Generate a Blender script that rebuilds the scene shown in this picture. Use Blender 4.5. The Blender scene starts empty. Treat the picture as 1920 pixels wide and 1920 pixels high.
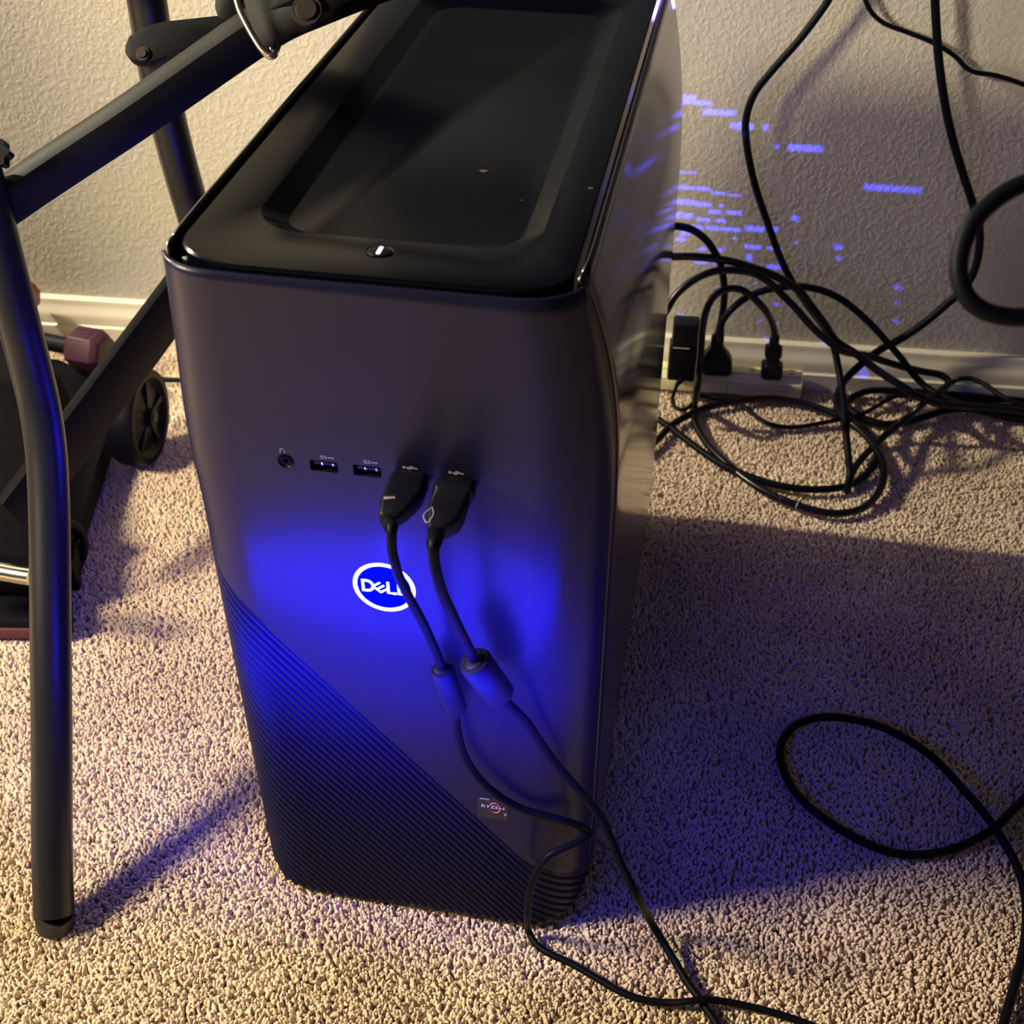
import bpy, bmesh, math, random
from mathutils import Vector, Matrix
random.seed(7)
sc = bpy.context.scene
COL = sc.collection
# ------------------------------------------------------------------ camera
CAM = Vector((0.25258, -0.44653, 0.70623)); YAW, PITCH, ROLL, FPX = -0.18187, -0.68127, -0.001136, 2351.4
_f = Vector((math.sin(YAW)*math.cos(PITCH), math.cos(YAW)*math.cos(PITCH), math.sin(PITCH)))
_r = Vector((math.cos(YAW), -math.sin(YAW), 0)); _u = _r.cross(_f)
_r2 = math.cos(ROLL)*_r + math.sin(ROLL)*_u; _u2 = _r2.cross(_f)
cd = bpy.data.cameras.new('camera'); cam = bpy.data.objects.new('camera', cd); COL.objects.link(cam)
cam.matrix_world = Matrix(((_r2.x, _u2.x, -_f.x, CAM.x), (_r2.y, _u2.y, -_f.y, CAM.y), (_r2.z, _u2.z, -_f.z, CAM.z), (0, 0, 0, 1)))
cd.sensor_width = 36; cd.lens = FPX*36/1920; cd.clip_start = 0.02
cd.dof.use_dof = True; cd.dof.focus_distance = 0.74; cd.dof.aperture_fstop = 15.0
sc.camera = cam
sc.view_settings.view_transform = 'Standard'; sc.view_settings.look = 'None'
sc.view_settings.gamma = 1.0; sc.view_settings.exposure = 0.0; sc.view_settings.use_curve_mapping = False
# ------------------------------------------------------------------ world and room light
w = bpy.data.worlds.new('world'); sc.world = w; w.use_nodes = True
w.node_tree.nodes['Background'].inputs[0].default_value = (0.46, 0.44, 0.56, 1)
w.node_tree.nodes['Background'].inputs[1].default_value = 0.12

def light(name, kind, loc, power, color, size=0.1, target=None, **kw):
    d = bpy.data.lights.new(name, kind); d.energy = power; d.color = color
    if kind == 'AREA':
        d.shape = 'DISK'; d.size = size
    else:
        d.shadow_soft_size = size
    for k, v in kw.items(): setattr(d, k, v)
    o = bpy.data.objects.new(name, d); o.location = loc; COL.objects.link(o)
    if target is not None:
        o.rotation_euler = (Vector(target) - Vector(loc)).to_track_quat('-Z', 'Y').to_euler()
    return o
light('lamp_light', 'AREA', (-1.20, 0.44, 1.10), 38.0, (1.0, 0.89, 0.64), 0.05, (0.1, 0.55, 0.1))
light('room_light', 'AREA', (-0.78, -0.30, 0.88), 31.0, (1.0, 0.85, 0.56), 0.24, (-0.30, -0.12, 0.0))
light('logo_light', 'POINT', (0.100, -0.030, 0.2796), 0.06, (0.02, 0.02, 1.0), 0.008)
gl = light('panel_blue_fill', 'AREA', (0.116, -0.054, 0.228), 1.45, (0.012, 0.010, 1.0), 0.25, (0.110, 0.2, 0.238))  # unseen fill added before the panel to spread blue around the logo
gl.data.shape = 'ELLIPSE'; gl.data.size_y = 0.075
light('side_vent_light', 'POINT', (-0.022, 0.15, 0.24), 0.50, (0.03, 0.02, 1.0), 0.02)
light('rear_vent_light', 'POINT', (0.19, 0.485, 0.43), 0.32, (0.22, 0.16, 1.0), 0.02)
light('case_light', 'POINT', (0.165, 0.417, 0.30), 15.0, (0.05, 0.06, 1.0), 0.00012)

# ------------------------------------------------------------------ pixel -> place helpers (photo pixels, 1920 frame)
WA = Vector((-0.449, 0.6350, 0)); WB = Vector((0.565, 0.6930, 0))
WD = (WB-WA).normalized(); WN = Vector((WD.y, -WD.x, 0))        # WN points from the wall into the room
WROT = math.atan2(WD.y, WD.x)
def ray(px, py): return _f + _r2*(px-960)/FPX - _u2*(py-960)/FPX
def at_z(px, py, z): d = ray(px, py); return CAM + d*(z-CAM.z)/d.z
def at_y(px, py, y): d = ray(px, py); return CAM + d*(y-CAM.y)/d.y
def at_d(px, py, k): return CAM + ray(px, py)*k
def at_wall(px, py, gap):
    d = ray(px, py); n = WN; t = ((WA + n*gap - CAM).dot(n))/d.dot(n); return CAM + d*t
def at_hang(px, py, gap, zmin):
    p = at_wall(px, py, gap)
    return p if p.z >= zmin else at_z(px, py, zmin)

# ------------------------------------------------------------------ materials
def mat(name, col, rough=0.5, metal=0.0, spec=0.5, aniso=0.0, emit=None, estr=0.0, coat=0.0, bump=None, mottled=None):
    m = bpy.data.materials.new(name); m.use_nodes = True
    nt = m.node_tree; b = nt.nodes['Principled BSDF']
    b.inputs['Base Color'].default_value = (*col, 1); b.inputs['Roughness'].default_value = rough
    b.inputs['Metallic'].default_value = metal; b.inputs['Specular IOR Level'].default_value = spec
    b.inputs['Anisotropic'].default_value = aniso; b.inputs['Coat Weight'].default_value = coat
    if emit:
        b.inputs['Emission Color'].default_value = (*emit, 1); b.inputs['Emission Strength'].default_value = estr
    tc = nt.nodes.new('ShaderNodeTexCoord')
    if mottled:
        sc_, amt = mottled
        n = nt.nodes.new('ShaderNodeTexNoise'); n.inputs['Scale'].default_value = sc_; n.inputs['Detail'].default_value = 5
        nt.links.new(tc.outputs['Object'], n.inputs['Vector'])
        mx = nt.nodes.new('ShaderNodeMix'); mx.data_type = 'RGBA'
        mx.inputs[6].default_value = (*[c*(1-amt) for c in col], 1); mx.inputs[7].default_value = (*[min(1, c*(1+amt)) for c in col], 1)
        nt.links.new(n.outputs[0], mx.inputs[0]); nt.links.new(mx.outputs[2], b.inputs['Base Color'])
    if bump:
        sc_, dist = bump
        n = nt.nodes.new('ShaderNodeTexNoise'); n.inputs['Scale'].default_value = sc_; n.inputs['Detail'].default_value = 3
        nt.links.new(tc.outputs['Object'], n.inputs['Vector'])
        bp = nt.nodes.new('ShaderNodeBump'); bp.inputs['Distance'].default_value = dist; bp.inputs['Strength'].default_value = 0.8
        nt.links.new(n.outputs[0], bp.inputs['Height']); nt.links.new(bp.outputs[0], b.inputs['Normal'])
    return m
M = {}
M['bezel'] = mat('bezel_grey', (0.0085, 0.008, 0.030), 0.30, 0.08, 0.22, bump=(1500, 0.00004))
M['rib'] = mat('rib_plastic', (0.005, 0.005, 0.024), 0.36, 0.0, 0.22)
M['side'] = mat('side_gloss', (0.040, 0.038, 0.044), 0.13, 0.75, 0.6)
M['top'] = mat('top_plastic', (0.0008, 0.0014, 0.0036), 0.20, 0.0, 0.07)
M['black'] = mat('black_plastic', (0.003, 0.003, 0.006), 0.45, 0.0, 0.12)
M['dark'] = mat('deep_black', (0.004, 0.004, 0.005), 0.6)
M['cable'] = mat('cable_rubber', (0.0028, 0.0034, 0.0070), 0.50, 0.0, 0.08, bump=(900, 0.00003))
M['cable_gloss'] = mat('cable_vinyl', (0.003, 0.003, 0.006), 0.26, 0.0, 0.3)
M['plug'] = mat('plug_rubber', (0.005, 0.005, 0.013), 0.42, 0.0, 0.15)
M['white_led'] = mat('white_light', (0.3, 0.3, 0.3), 0.7, 0.0, 0.0, emit=(0.82, 0.97, 1.0), estr=1.25)
M['blue_led'] = mat('blue_light', (0.0, 0.0, 0.05), 0.7, 0.0, 0.0, emit=(0.0, 0.004, 1.0), estr=0.95)
M['print'] = mat('white_print', (0.72, 0.72, 0.76), 0.5)
M['faint_print'] = mat('grey_print', (0.30, 0.29, 0.34), 0.5)
M['orange_print'] = mat('orange_print', (0.75, 0.12, 0.06), 0.5)
M['sticker'] = mat('sticker_grey', (0.010, 0.010, 0.020), 0.5)
M['contact'] = mat('steel_contact', (0.85, 0.85, 0.95), 0.18, 1.0)
M['tube'] = mat('frame_paint', (0.009, 0.009, 0.013), 0.36, 0.0, 0.32, bump=(700, 0.00005), mottled=(30, 0.15))
M['tube2'] = mat('frame_paint_matte', (0.0045, 0.005, 0.0080), 0.55, 0.0, 0.10, bump=(500, 0.00008), mottled=(25, 0.15))
M['foot'] = mat('rubber_foot', (0.012, 0.012, 0.014), 0.6)
M['chrome'] = mat('chrome', (0.55, 0.54, 0.50), 0.20, 1.0, bump=(200, 0.00005))
M['brass'] = mat('hook_metal', (0.50, 0.46, 0.36), 0.28, 1.0)
M['rust'] = mat('rusty_bolt', (0.016, 0.010, 0.009), 0.6, 0.3, mottled=(80, 0.5))
M['vinyl'] = mat('black_vinyl', (0.0022, 0.0022, 0.005), 0.6, 0.0, 0.08, bump=(90, 0.0008), mottled=(12, 0.35))
M['maroon'] = mat('maroon_vinyl', (0.034, 0.0075, 0.020), 0.5, 0.0, 0.3)
M['orange'] = mat('orange_vinyl', (0.22, 0.035, 0.018), 0.45)
M['red_strip'] = mat('red_strip', (0.09, 0.018, 0.030), 0.6)
M['tyre'] = mat('wheel_rubber', (0.002, 0.002, 0.005), 0.5, 0.0, 0.10)
M['cream'] = mat('cream_plastic', (0.74, 0.70, 0.44), 0.45)
M['cream_seam'] = mat('seam_dark', (0.10, 0.09, 0.05), 0.7)  # dark tone of the strip's joint lines
M['baseboard'] = mat('baseboard_paint', (0.70, 0.65, 0.53), 0.4, bump=(40, 0.0006))
M['white_bit'] = mat('white_plastic', (0.75, 0.78, 0.80), 0.5)
M['unseen_desk'] = mat('desk_laminate', (0.09, 0.10, 0.13), 0.5)
M['blob'] = mat('dust_spot', (0.04, 0.04, 0.045), 0.9)

def wall_material():
    m = bpy.data.materials.new('orange_peel_paint'); m.use_nodes = True; nt = m.node_tree; b = nt.nodes['Principled BSDF']
    b.inputs['Base Color'].default_value = (0.56, 0.53, 0.45, 1); b.inputs['Roughness'].default_value = 0.55
    b.inputs['Specular IOR Level'].default_value = 0.3
    tc = nt.nodes.new('ShaderNodeTexCoord')
    n1 = nt.nodes.new('ShaderNodeTexNoise'); n1.inputs['Scale'].default_value = 215; n1.inputs['Detail'].default_value = 2.5; n1.inputs['Roughness'].default_value = 0.55
    n1.inputs['Distortion'].default_value = 0.6
    cr = nt.nodes.new('ShaderNodeValToRGB'); cr.color_ramp.elements[0].position = 0.42; cr.color_ramp.elements[1].position = 0.62
    cr.color_ramp.interpolation = 'EASE'
    n2 = nt.nodes.new('ShaderNodeTexNoise'); n2.inputs['Scale'].default_value = 600; n2.inputs['Detail'].default_value = 2
    ad = nt.nodes.new('ShaderNodeMath'); ad.operation = 'MULTIPLY_ADD'; ad.inputs[1].default_value = 0.18
    bp = nt.nodes.new('ShaderNodeBump'); bp.inputs['Distance'].default_value = 0.0007; bp.inputs['Strength'].default_value = 0.42
    L = nt.links
    L.new(tc.outputs['Object'], n1.inputs['Vector']); L.new(tc.outputs['Object'], n2.inputs['Vector'])
    L.new(n1.outputs[0], cr.inputs[0]); L.new(n2.outputs[0], ad.inputs[0]); L.new(cr.outputs[0], ad.inputs[2])
    L.new(ad.outputs[0], bp.inputs['Height']); L.new(bp.outputs[0], b.inputs['Normal'])
    return m
def carpet_material(base):
    m = bpy.data.materials.new('carpet_yarn'); m.use_nodes = True; nt = m.node_tree; b = nt.nodes['Principled BSDF']
    b.inputs['Roughness'].default_value = 0.95; b.inputs['Specular IOR Level'].default_value = 0.12
    b.inputs['Sheen Weight'].default_value = 0.25; b.inputs['Sheen Roughness'].default_value = 0.5
    tc = nt.nodes.new('ShaderNodeNewGeometry')
    n1 = nt.nodes.new('ShaderNodeTexNoise'); n1.inputs['Scale'].default_value = 9; n1.inputs['Detail'].default_value = 6; n1.inputs['Roughness'].default_value = 0.6
    n2 = nt.nodes.new('ShaderNodeTexNoise'); n2.inputs['Scale'].default_value = 260; n2.inputs['Detail'].default_value = 2
    mx = nt.nodes.new('ShaderNodeMix'); mx.data_type = 'RGBA'
    c0, c1 = base
    mx.inputs[6].default_value = (*c0, 1); mx.inputs[7].default_value = (*c1, 1)
    cr = nt.nodes.new('ShaderNodeMapRange'); cr.inputs[1].default_value = 0.35; cr.inputs[2].default_value = 0.65
    mx2 = nt.nodes.new('ShaderNodeMix'); mx2.data_type = 'RGBA'; mx2.blend_type = 'MULTIPLY'; mx2.inputs[0].default_value = 0.25
    L = nt.links
    L.new(tc.outputs['Position'], n1.inputs['Vector']); L.new(tc.outputs['Position'], n2.inputs['Vector'])
    L.new(n1.outputs[0], cr.inputs[0]); L.new(cr.outputs[0], mx.inputs[0]); L.new(mx.outputs[2], mx2.inputs[6])
    L.new(n2.outputs[0], mx2.inputs[7]); L.new(mx2.outputs[2], b.inputs['Base Color'])
    return m
M['wall'] = wall_material()
M['carpet'] = carpet_material(((0.70, 0.55, 0.41), (0.88, 0.73, 0.55)))

# ------------------------------------------------------------------ object helpers
def finish(o, parent=None, kind=None, label=None, cat=None, group=None):
    if parent is not None: o.parent = parent
    if kind: o['kind'] = kind
    if label: o['label'] = label
    if cat: o['category'] = cat
    if group: o['group'] = group
    return o
def link_bm(name, bm, m, parent=None, smooth=True, angle=40, **kw):
    me = bpy.data.meshes.new(name); bmesh.ops.recalc_face_normals(bm, faces=bm.faces) if kw.pop('recalc', True) else None
    bm.to_mesh(me); bm.free()
    o = bpy.data.objects.new(name, me); COL.objects.link(o)
    for mm in (m if isinstance(m, (list, tuple)) else [m]): me.materials.append(M[mm] if isinstance(mm, str) else mm)
    if smooth:
        me.polygons.foreach_set('use_smooth', [True]*len(me.polygons))
        try: me.set_sharp_from_angle(angle=math.radians(angle))
        except Exception: pass
    return finish(o, parent, **kw)
def thing(name, label, cat, loc=(0, 0, 0), group=None):
    o = bpy.data.objects.new(name, None); COL.objects.link(o); o.empty_display_size = 0.02
    return finish(o, None, None, label, cat, group)
def add_box(bm, c, s, rot=None, bevel=0.0, segs=2):
    g = bmesh.ops.create_cube(bm, size=1.0)['verts']
    Mx = Matrix.Translation(Vector(c)) @ (rot.to_4x4() if rot is not None else Matrix.Identity(4)) @ Matrix.Diagonal((*s, 1))
    bmesh.ops.transform(bm, matrix=Mx, verts=g)
    if bevel:
        es = list({e for v in g for e in v.link_edges})
        bmesh.ops.bevel(bm, geom=es, offset=bevel, segments=segs, profile=0.5, affect='EDGES')
def axes(xdir, up=(0, 0, 1)):
    x = Vector(xdir).normalized(); z = (Vector(up) - x*Vector(up).dot(x)).normalized(); y = z.cross(x)
    return Matrix((x, y, z)).transposed()
def add_cyl(bm, a, b, r1, r2=None, n=32, caps=True):
    a = Vector(a); b = Vector(b); r2 = r1 if r2 is None else r2
    q = (b-a).to_track_quat('Z', 'Y').to_matrix().to_4x4()
    bmesh.ops.create_cone(bm, cap_ends=caps, segments=n, radius1=r1, radius2=r2, depth=(b-a).length, matrix=Matrix.Translation((a+b)/2) @ q)
def catmull(pts, k=6):
    P = [Vector(p) for p in pts]; out = []
    if len(P) < 3: return P
    for i in range(len(P)-1):
        p0 = P[i-1] if i else P[0]*2-P[1]; p1, p2 = P[i], P[i+1]; p3 = P[i+2] if i+2 < len(P) else P[-1]*2-P[-2]
        # centripetal parametrisation keeps uneven spacing smooth
        t0 = 0; t1 = t0+max((p1-p0).length, 1e-6)**.5; t2 = t1+max((p2-p1).length, 1e-6)**.5; t3 = t2+max((p3-p2).length, 1e-6)**.5
        for j in range(k):
            t = t1+(t2-t1)*j/k
            A1 = p0*((t1-t)/(t1-t0))+p1*((t-t0)/(t1-t0)); A2 = p1*((t2-t)/(t2-t1))+p2*((t-t1)/(t2-t1)); A3 = p2*((t3-t)/(t3-t2))+p3*((t-t2)/(t3-t2))
            B1 = A1*((t2-t)/(t2-t0))+A2*((t-t0)/(t2-t0)); B2 = A2*((t3-t)/(t3-t1))+A3*((t-t1)/(t3-t1))
            out.append(B1*((t2-t)/(t2-t1))+B2*((t-t1)/(t2-t1)))
    out.append(P[-1]); return out
def sweep(bm, pts, prof, up=None, caps=True, scale=None):
    """prof: 2D closed loop in the (side, up) frame, swept along pts with parallel transport"""
    n = len(pts); T = []
    for i in range(n):
        t = (pts[min(i+1, n-1)]-pts[max(i-1, 0)]); T.append(t.normalized() if t.length > 1e-9 else Vector((0, 0, 1)))
    u0 = Vector(up) if up is not None else Vector((0, 0, 1))
    if abs(u0.dot(T[0])) > 0.98: u0 = Vector((0, 1, 0))
    u = (u0-T[0]*u0.dot(T[0])).normalized(); rings = []
    for i in range(n):
        u = (u-T[i]*u.dot(T[i])).normalized(); s = T[i].cross(u); k = scale[i] if scale else 1.0
        rings.append([bm.verts.new(pts[i]+(s*a+u*b)*k) for a, b in prof])
    m = len(prof)
    for i in range(n-1):
        for j in range(m):
            bm.faces.new((rings[i][j], rings[i][(j+1) % m], rings[i+1][(j+1) % m], rings[i+1][j]))
    if caps:
        bm.faces.new(rings[0][::-1]); bm.faces.new(rings[-1])
def circle(r, n=14): return [(r*math.cos(2*math.pi*i/n), r*math.sin(2*math.pi*i/n)) for i in range(n)]
def rrect(w_, h_, r, n=4):
    out = []
    for cx, cy, a0 in ((w_/2-r, h_/2-r, 0), (-w_/2+r, h_/2-r, 90), (-w_/2+r, -h_/2+r, 180), (w_/2-r, -h_/2+r, 270)):
        for i in range(n+1):
            a = math.radians(a0+90*i/n); out.append((cx+r*math.cos(a), cy+r*math.sin(a)))
    return out
def tube(name, pts, r, m, parent=None, n=14, k=6, prof=None, up=None, **kw):
    bm = bmesh.new(); sweep(bm, catmull(pts, k), prof or circle(r, n), up)
    return link_bm(name, bm, m, parent, **kw)
def prism(bm, poly3, off):
    """closed polygon (3D points) extruded by off"""
    a = [bm.verts.new(p) for p in poly3]; b = [bm.verts.new(Vector(p)+Vector(off)) for p in poly3]
    n = len(a); bm.faces.new(a[::-1]); bm.faces.new(b)
    for i in range(n): bm.faces.new((a[i], a[(i+1) % n], b[(i+1) % n], b[i]))
def disc_poly(c, ax, ay, r, n=24): return [Vector(c)+Vector(ax)*r*math.cos(2*math.pi*i/n)+Vector(ay)*r*math.sin(2*math.pi*i/n) for i in range(n)]

# ------------------------------------------------------------------ the setting
bm = bmesh.new(); add_box(bm, (0.2, -0.7, -0.031), (5.0, 3.0+0.0, 0.04))
floor = link_bm('floor', bm, 'carpet', smooth=False, kind='structure', label='beige cut-pile carpeted floor')
bm = bmesh.new(); c = (WA+WB)/2 - WN*0.05
add_box(bm, (c.x, c.y, 1.2), (5.0, 0.10, 2.5), Matrix.Rotation(WROT, 3, 'Z'))
wall = link_bm('wall_back', bm, 'wall', smooth=False, kind='structure', label='cream orange-peel textured wall')
# baseboard: moulded profile swept along the wall
prof = [(0, -0.012), (0.0, 0.051), (0.0045, 0.0515), (0.0075, 0.0495), (0.0085, 0.0450), (0.0088, 0.040), (0.0125, 0.035), (0.0138, 0.028), (0.0138, 0.0180), (0.0150, 0.0165), (0.0165, 0.0162), (0.0165, -0.012)]
bm = bmesh.new(); ra = WA-WD*1.8; rb = WB+WD*1.8; va = []; vb = []
for d, z in [(a, b*0.83 if b > 0 else b) for a, b in prof]:
    va.append(bm.verts.new(ra+WN*d+Vector((0, 0, z)))); vb.append(bm.verts.new(rb+WN*d+Vector((0, 0, z))))
for i in range(len(prof)-1): bm.faces.new((va[i], vb[i], vb[i+1], va[i+1]))
bm.faces.new(va); bm.faces.new(vb[::-1])
link_bm('baseboard_back', bm, 'baseboard', kind='structure', label='painted moulded baseboard')

# carpet pile: one small twisted tuft, scattered with geometry nodes
def make_pile():
    bm = bmesh.new(); rings = []
    prof_ = [(0.0, 0.55), (0.30, 0.85), (0.62, 1.0), (0.86, 0.80), (1.0, 0.30)]
    for h, k in prof_:
        ring = []
        for j in range(6):
            a = 2*math.pi*j/6 + h*1.8
            rr = 0.00124*k*(1.22 if j % 3 == 0 else 0.88)
            bend = 0.0014*h*h
            ring.append(bm.verts.new((rr*math.cos(a)+bend, rr*math.sin(a), h*0.0078)))
        rings.append(ring)
    for i in range(4):
        for j in range(6): bm.faces.new((rings[i][j], rings[i][(j+1) % 6], rings[i+1][(j+1) % 6], rings[i+1][j]))
    bm.faces.new(rings[-1])
    me = bpy.data.meshes.new('carpet_tuft'); bm.to_mesh(me); bm.free(); me.materials.append(M['carpet'])
    me.polygons.foreach_set('use_smooth', [True]*len(me.polygons))
    from mathutils import noise
    pts = []; rots = []; scl = []
    sp = 0.0022
    y = -0.36
    while y < 0.68:
        x = -0.66; row = int((y+1)/sp)
        while x < 0.90:
            px = x+random.uniform(-.42, .42)*sp+(sp/2 if row % 2 else 0); py = y+random.uniform(-.42, .42)*sp
            x += sp
            d = (Vector((px, py, 0))-WA).dot(WN)
            if d < 0.016: continue
            if 0.012 < px < 0.204 and 0.03 < py < 0.43: continue
            v = Vector((px*7, py*7, 0)); v2 = Vector((px*38, py*38, 3.0))
            lx = 0.32*noise.noise(v)+0.42*noise.noise(v2)+random.uniform(-.34, .34)
            ly = -0.22+0.32*noise.noise(v+Vector((9, 4, 2)))+0.42*noise.noise(v2+Vector((5, 1, 7)))+random.uniform(-.34, .34)
            pts.append((px, py, -0.0108)); rots.append((ly, -lx, random.uniform(0, 6.283)))
            h = 1.0+0.10*noise.noise(v*2.2)
            scl.append((h*random.uniform(.9, 1.15), h*random.uniform(.9, 1.15), h*random.uniform(.86, 1.12)))
        y += sp
    n = len(pts); pm = bpy.data.meshes.new('carpet_pile'); pm.from_pydata(pts, [], [])
    a = pm.attributes.new('rot', 'FLOAT_VECTOR', 'POINT'); a.data.foreach_set('vector', [c for r in rots for c in r])
    a = pm.attributes.new('scl', 'FLOAT_VECTOR', 'POINT'); a.data.foreach_set('vector', [c for r in scl for c in r])
    o = bpy.data.objects.new('carpet_pile', pm); COL.objects.link(o); pm.materials.append(M['carpet'])
    ng = bpy.data.node_groups.new('pile', 'GeometryNodeTree')
    ng.interface.new_socket('Geometry', in_out='INPUT', socket_type='NodeSocketGeometry'); ng.interface.new_socket('Geometry', in_out='OUTPUT', socket_type='NodeSocketGeometry')
    gi = ng.nodes.new('NodeGroupInput'); go = ng.nodes.new('NodeGroupOutput'); ip = ng.nodes.new('GeometryNodeInstanceOnPoints')
    src = bpy.data.objects.new('carpet_tuft', me)      # not linked to the scene; only instanced
    oi = ng.nodes.new('GeometryNodeObjectInfo'); oi.inputs[0].default_value = src; oi.transform_space = 'ORIGINAL'
    na = ng.nodes.new('GeometryNodeInputNamedAttribute'); na.data_type = 'FLOAT_VECTOR'; na.inputs[0].default_value = 'rot'
    ns = ng.nodes.new('GeometryNodeInputNamedAttribute'); ns.data_type = 'FLOAT_VECTOR'; ns.inputs[0].default_value = 'scl'
    e2r = ng.nodes.new('FunctionNodeEulerToRotation'); L = ng.links
    L.new(gi.outputs[0], ip.inputs['Points']); L.new(oi.outputs['Geometry'], ip.inputs['Instance'])
    L.new(na.outputs['Attribute'], e2r.inputs[0]); L.new(e2r.outputs[0], ip.inputs['Rotation'])
    L.new(ns.outputs['Attribute'], ip.inputs['Scale']); L.new(ip.outputs[0], go.inputs[0])
    md = o.modifiers.new('pile', 'NODES'); md.node_group = ng
    finish(o, floor, 'stuff', 'beige twisted carpet pile')
make_pile()

# ------------------------------------------------------------------ computer tower
HX = 0.108      # centre line
tower = thing('computer_tower', 'dark grey desktop computer tower with ribbed lower front and glowing blue round logo', 'computer')
def sm(t): t = max(0.0, min(1.0, t)); return t*t*(3-2*t)
def halfw(z):
    d = 0.0 if z < 0.31 else 0.0165*min(1, (z-0.31)/0.142)**2.3
    return 0.108-d
ZR = 0.4545                                   # rim of the front bezel
def ysm(z):                                   # where the bezel meets the side panel
    return 0.030-0.0225*max(0.0, min(1.0, (z-0.36)/0.0945))**1.8
def y_front(z): return -0.0080*max(0.0, min(1.0, (z-0.385)/0.07))**1.5
def section(t, z):
    """point of the bezel outline; t in -1..1 from left seam to right seam"""
    k = max(0.0, min(1.0, (z-0.31)/0.14)); a = 0.038+(0.031-0.038)*k; b = 0.046+(0.026-0.046)*k; p = 2.15
    hw = halfw(z)+0.0028*max(0.0, (z-0.40)/0.055)**2; s = 1 if t >= 0 else -1; t = abs(t); y0 = y_front(z); ye = ysm(z)
    flat = hw-a
    if t < 0.6: return Vector((HX+s*flat*t/0.6, y0, z))
    # corner: parametrised by angle until y reaches ye
    c_end = max(-1, min(1, 1-(ye-y0)/b)); 
    th_end = math.acos(max(0.0, c_end)**(p/2)) if c_end > 0 else math.pi/2
    th = th_end*(t-0.6)/0.4
    xx = math.sin(th)**(2/p) if th > 0 else 0; yy = 1-max(0.0, math.cos(th))**(2/p)
    # superellipse corner blended in gently
    return Vector((HX+s*(flat+a*xx), y0+b*yy, z))
NT = 120
TS = [-1+2*i/NT for i in range(NT+1)]
_arc = {}
def arc_tab():
    z = 0.15; P = [section(t, z) for t in TS]; s = [0.0]
    for i in range(NT): s.append(s[-1]+(P[i+1]-P[i]).length)
    i0 = min(range(NT+1), key=lambda i: abs(P[i].x-HX)); return [v-s[i0]+HX for v in s]     # equals x on the flat front
ARC = arc_tab()
def zdiag(s):
    if s < 0.032: return 0.2475+0.95*(0.032-s)
    if s > 0.182: return 0.0644-0.80*(s-0.182)
    if s < 0.0445: return 0.2315+(0.2475-0.2315)*(0.0445-s)/0.0125
    return 0.2315-(s-0.0445)*(0.2315-0.0644)/(0.182-0.0445)
def zbot(t):
    u = max(0.0, (abs(t)-0.56)/0.44); return 0.0005+0.024*(1-math.sqrt(max(0, 1-u*u)))
def s_of(i): return ARC[i]
def grid_mesh(name, z0f, z1f, nv, m, inset=0.0, thick=0.002, parent=tower, **kw):
    bm = bmesh.new(); rows = []
    for j in range(nv+1):
        row = []
        for i, t in enumerate(TS):
            a, b = z0f(i), z1f(i); z = a+(b-a)*j/nv; p = section(t, z)
            if inset:
                q0 = section(max(-1, t-0.01), z); q1 = section(min(1, t+0.01), z); d = (q1-q0).normalized(); nrm = Vector((d.y, -d.x, 0)); p = p-nrm*inset
            row.append(bm.verts.new(p))
        rows.append(row)
    for j in range(nv):
        for i in range(NT): bm.faces.new((rows[j][i], rows[j][i+1], rows[j+1][i+1], rows[j+1][i]))
    o = link_bm(name, bm, m, parent, recalc=False, **kw)
    md = o.modifiers.new('thick', 'SOLIDIFY'); md.thickness = thick; md.offset = -1
    return o
def zmix(i): return max(zdiag(s_of(i)), zbot(TS[i])+0.001)
bez = grid_mesh('front_bezel', zmix, lambda i: ZR, 44, 'bezel', label='grey metallic front bezel')
grid_mesh('rib_backing', lambda i: zbot(TS[i]), zmix, 30, 'rib', inset=0.0014, label='black ribbed lower front')
# the ribs, one bar each, running parallel to the diagonal edge
def rib(k):
    off = 0.0036+0.0070*k; pts = []; nrms = []
    for i, t in enumerate(TS):
        z = zdiag(s_of(i))-off
        if z < zbot(t)+0.0012 or z > 0.44: 
            if pts: break
            continue
        p = section(t, z); q0 = section(max(-1, t-0.01), z); q1 = section(min(1, t+0.01), z); d = (q1-q0).normalized(); n = Vector((d.y, -d.x, 0))
        pts.append(p-n*0.0014); nrms.append(n)
    if len(pts) < 4: return
    bm = bmesh.new(); rings = []
    for i, p in enumerate(pts):
        T_ = (pts[min(i+1, len(pts)-1)]-pts[max(i-1, 0)]).normalized(); n = nrms[i]; s = T_.cross(n).normalized()
        w_ = 0.0016
        rings.append([bm.verts.new(p+s*a*w_+n*b) for a, b in ((-1.15, -0.0004), (-0.75, 0.0011), (-0.2, 0.0018), (0.2, 0.0018), (0.75, 0.0011), (1.15, -0.0004))])
    for i in range(len(rings)-1):
        for j in range(5): bm.faces.new((rings[i][j], rings[i][j+1], rings[i+1][j+1], rings[i+1][j]))
    bm.faces.new(rings[0]); bm.faces.new(rings[-1][::-1])
    link_bm('rib', bm, 'rib', tower, angle=60)
for k in range(46): rib(k)

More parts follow.
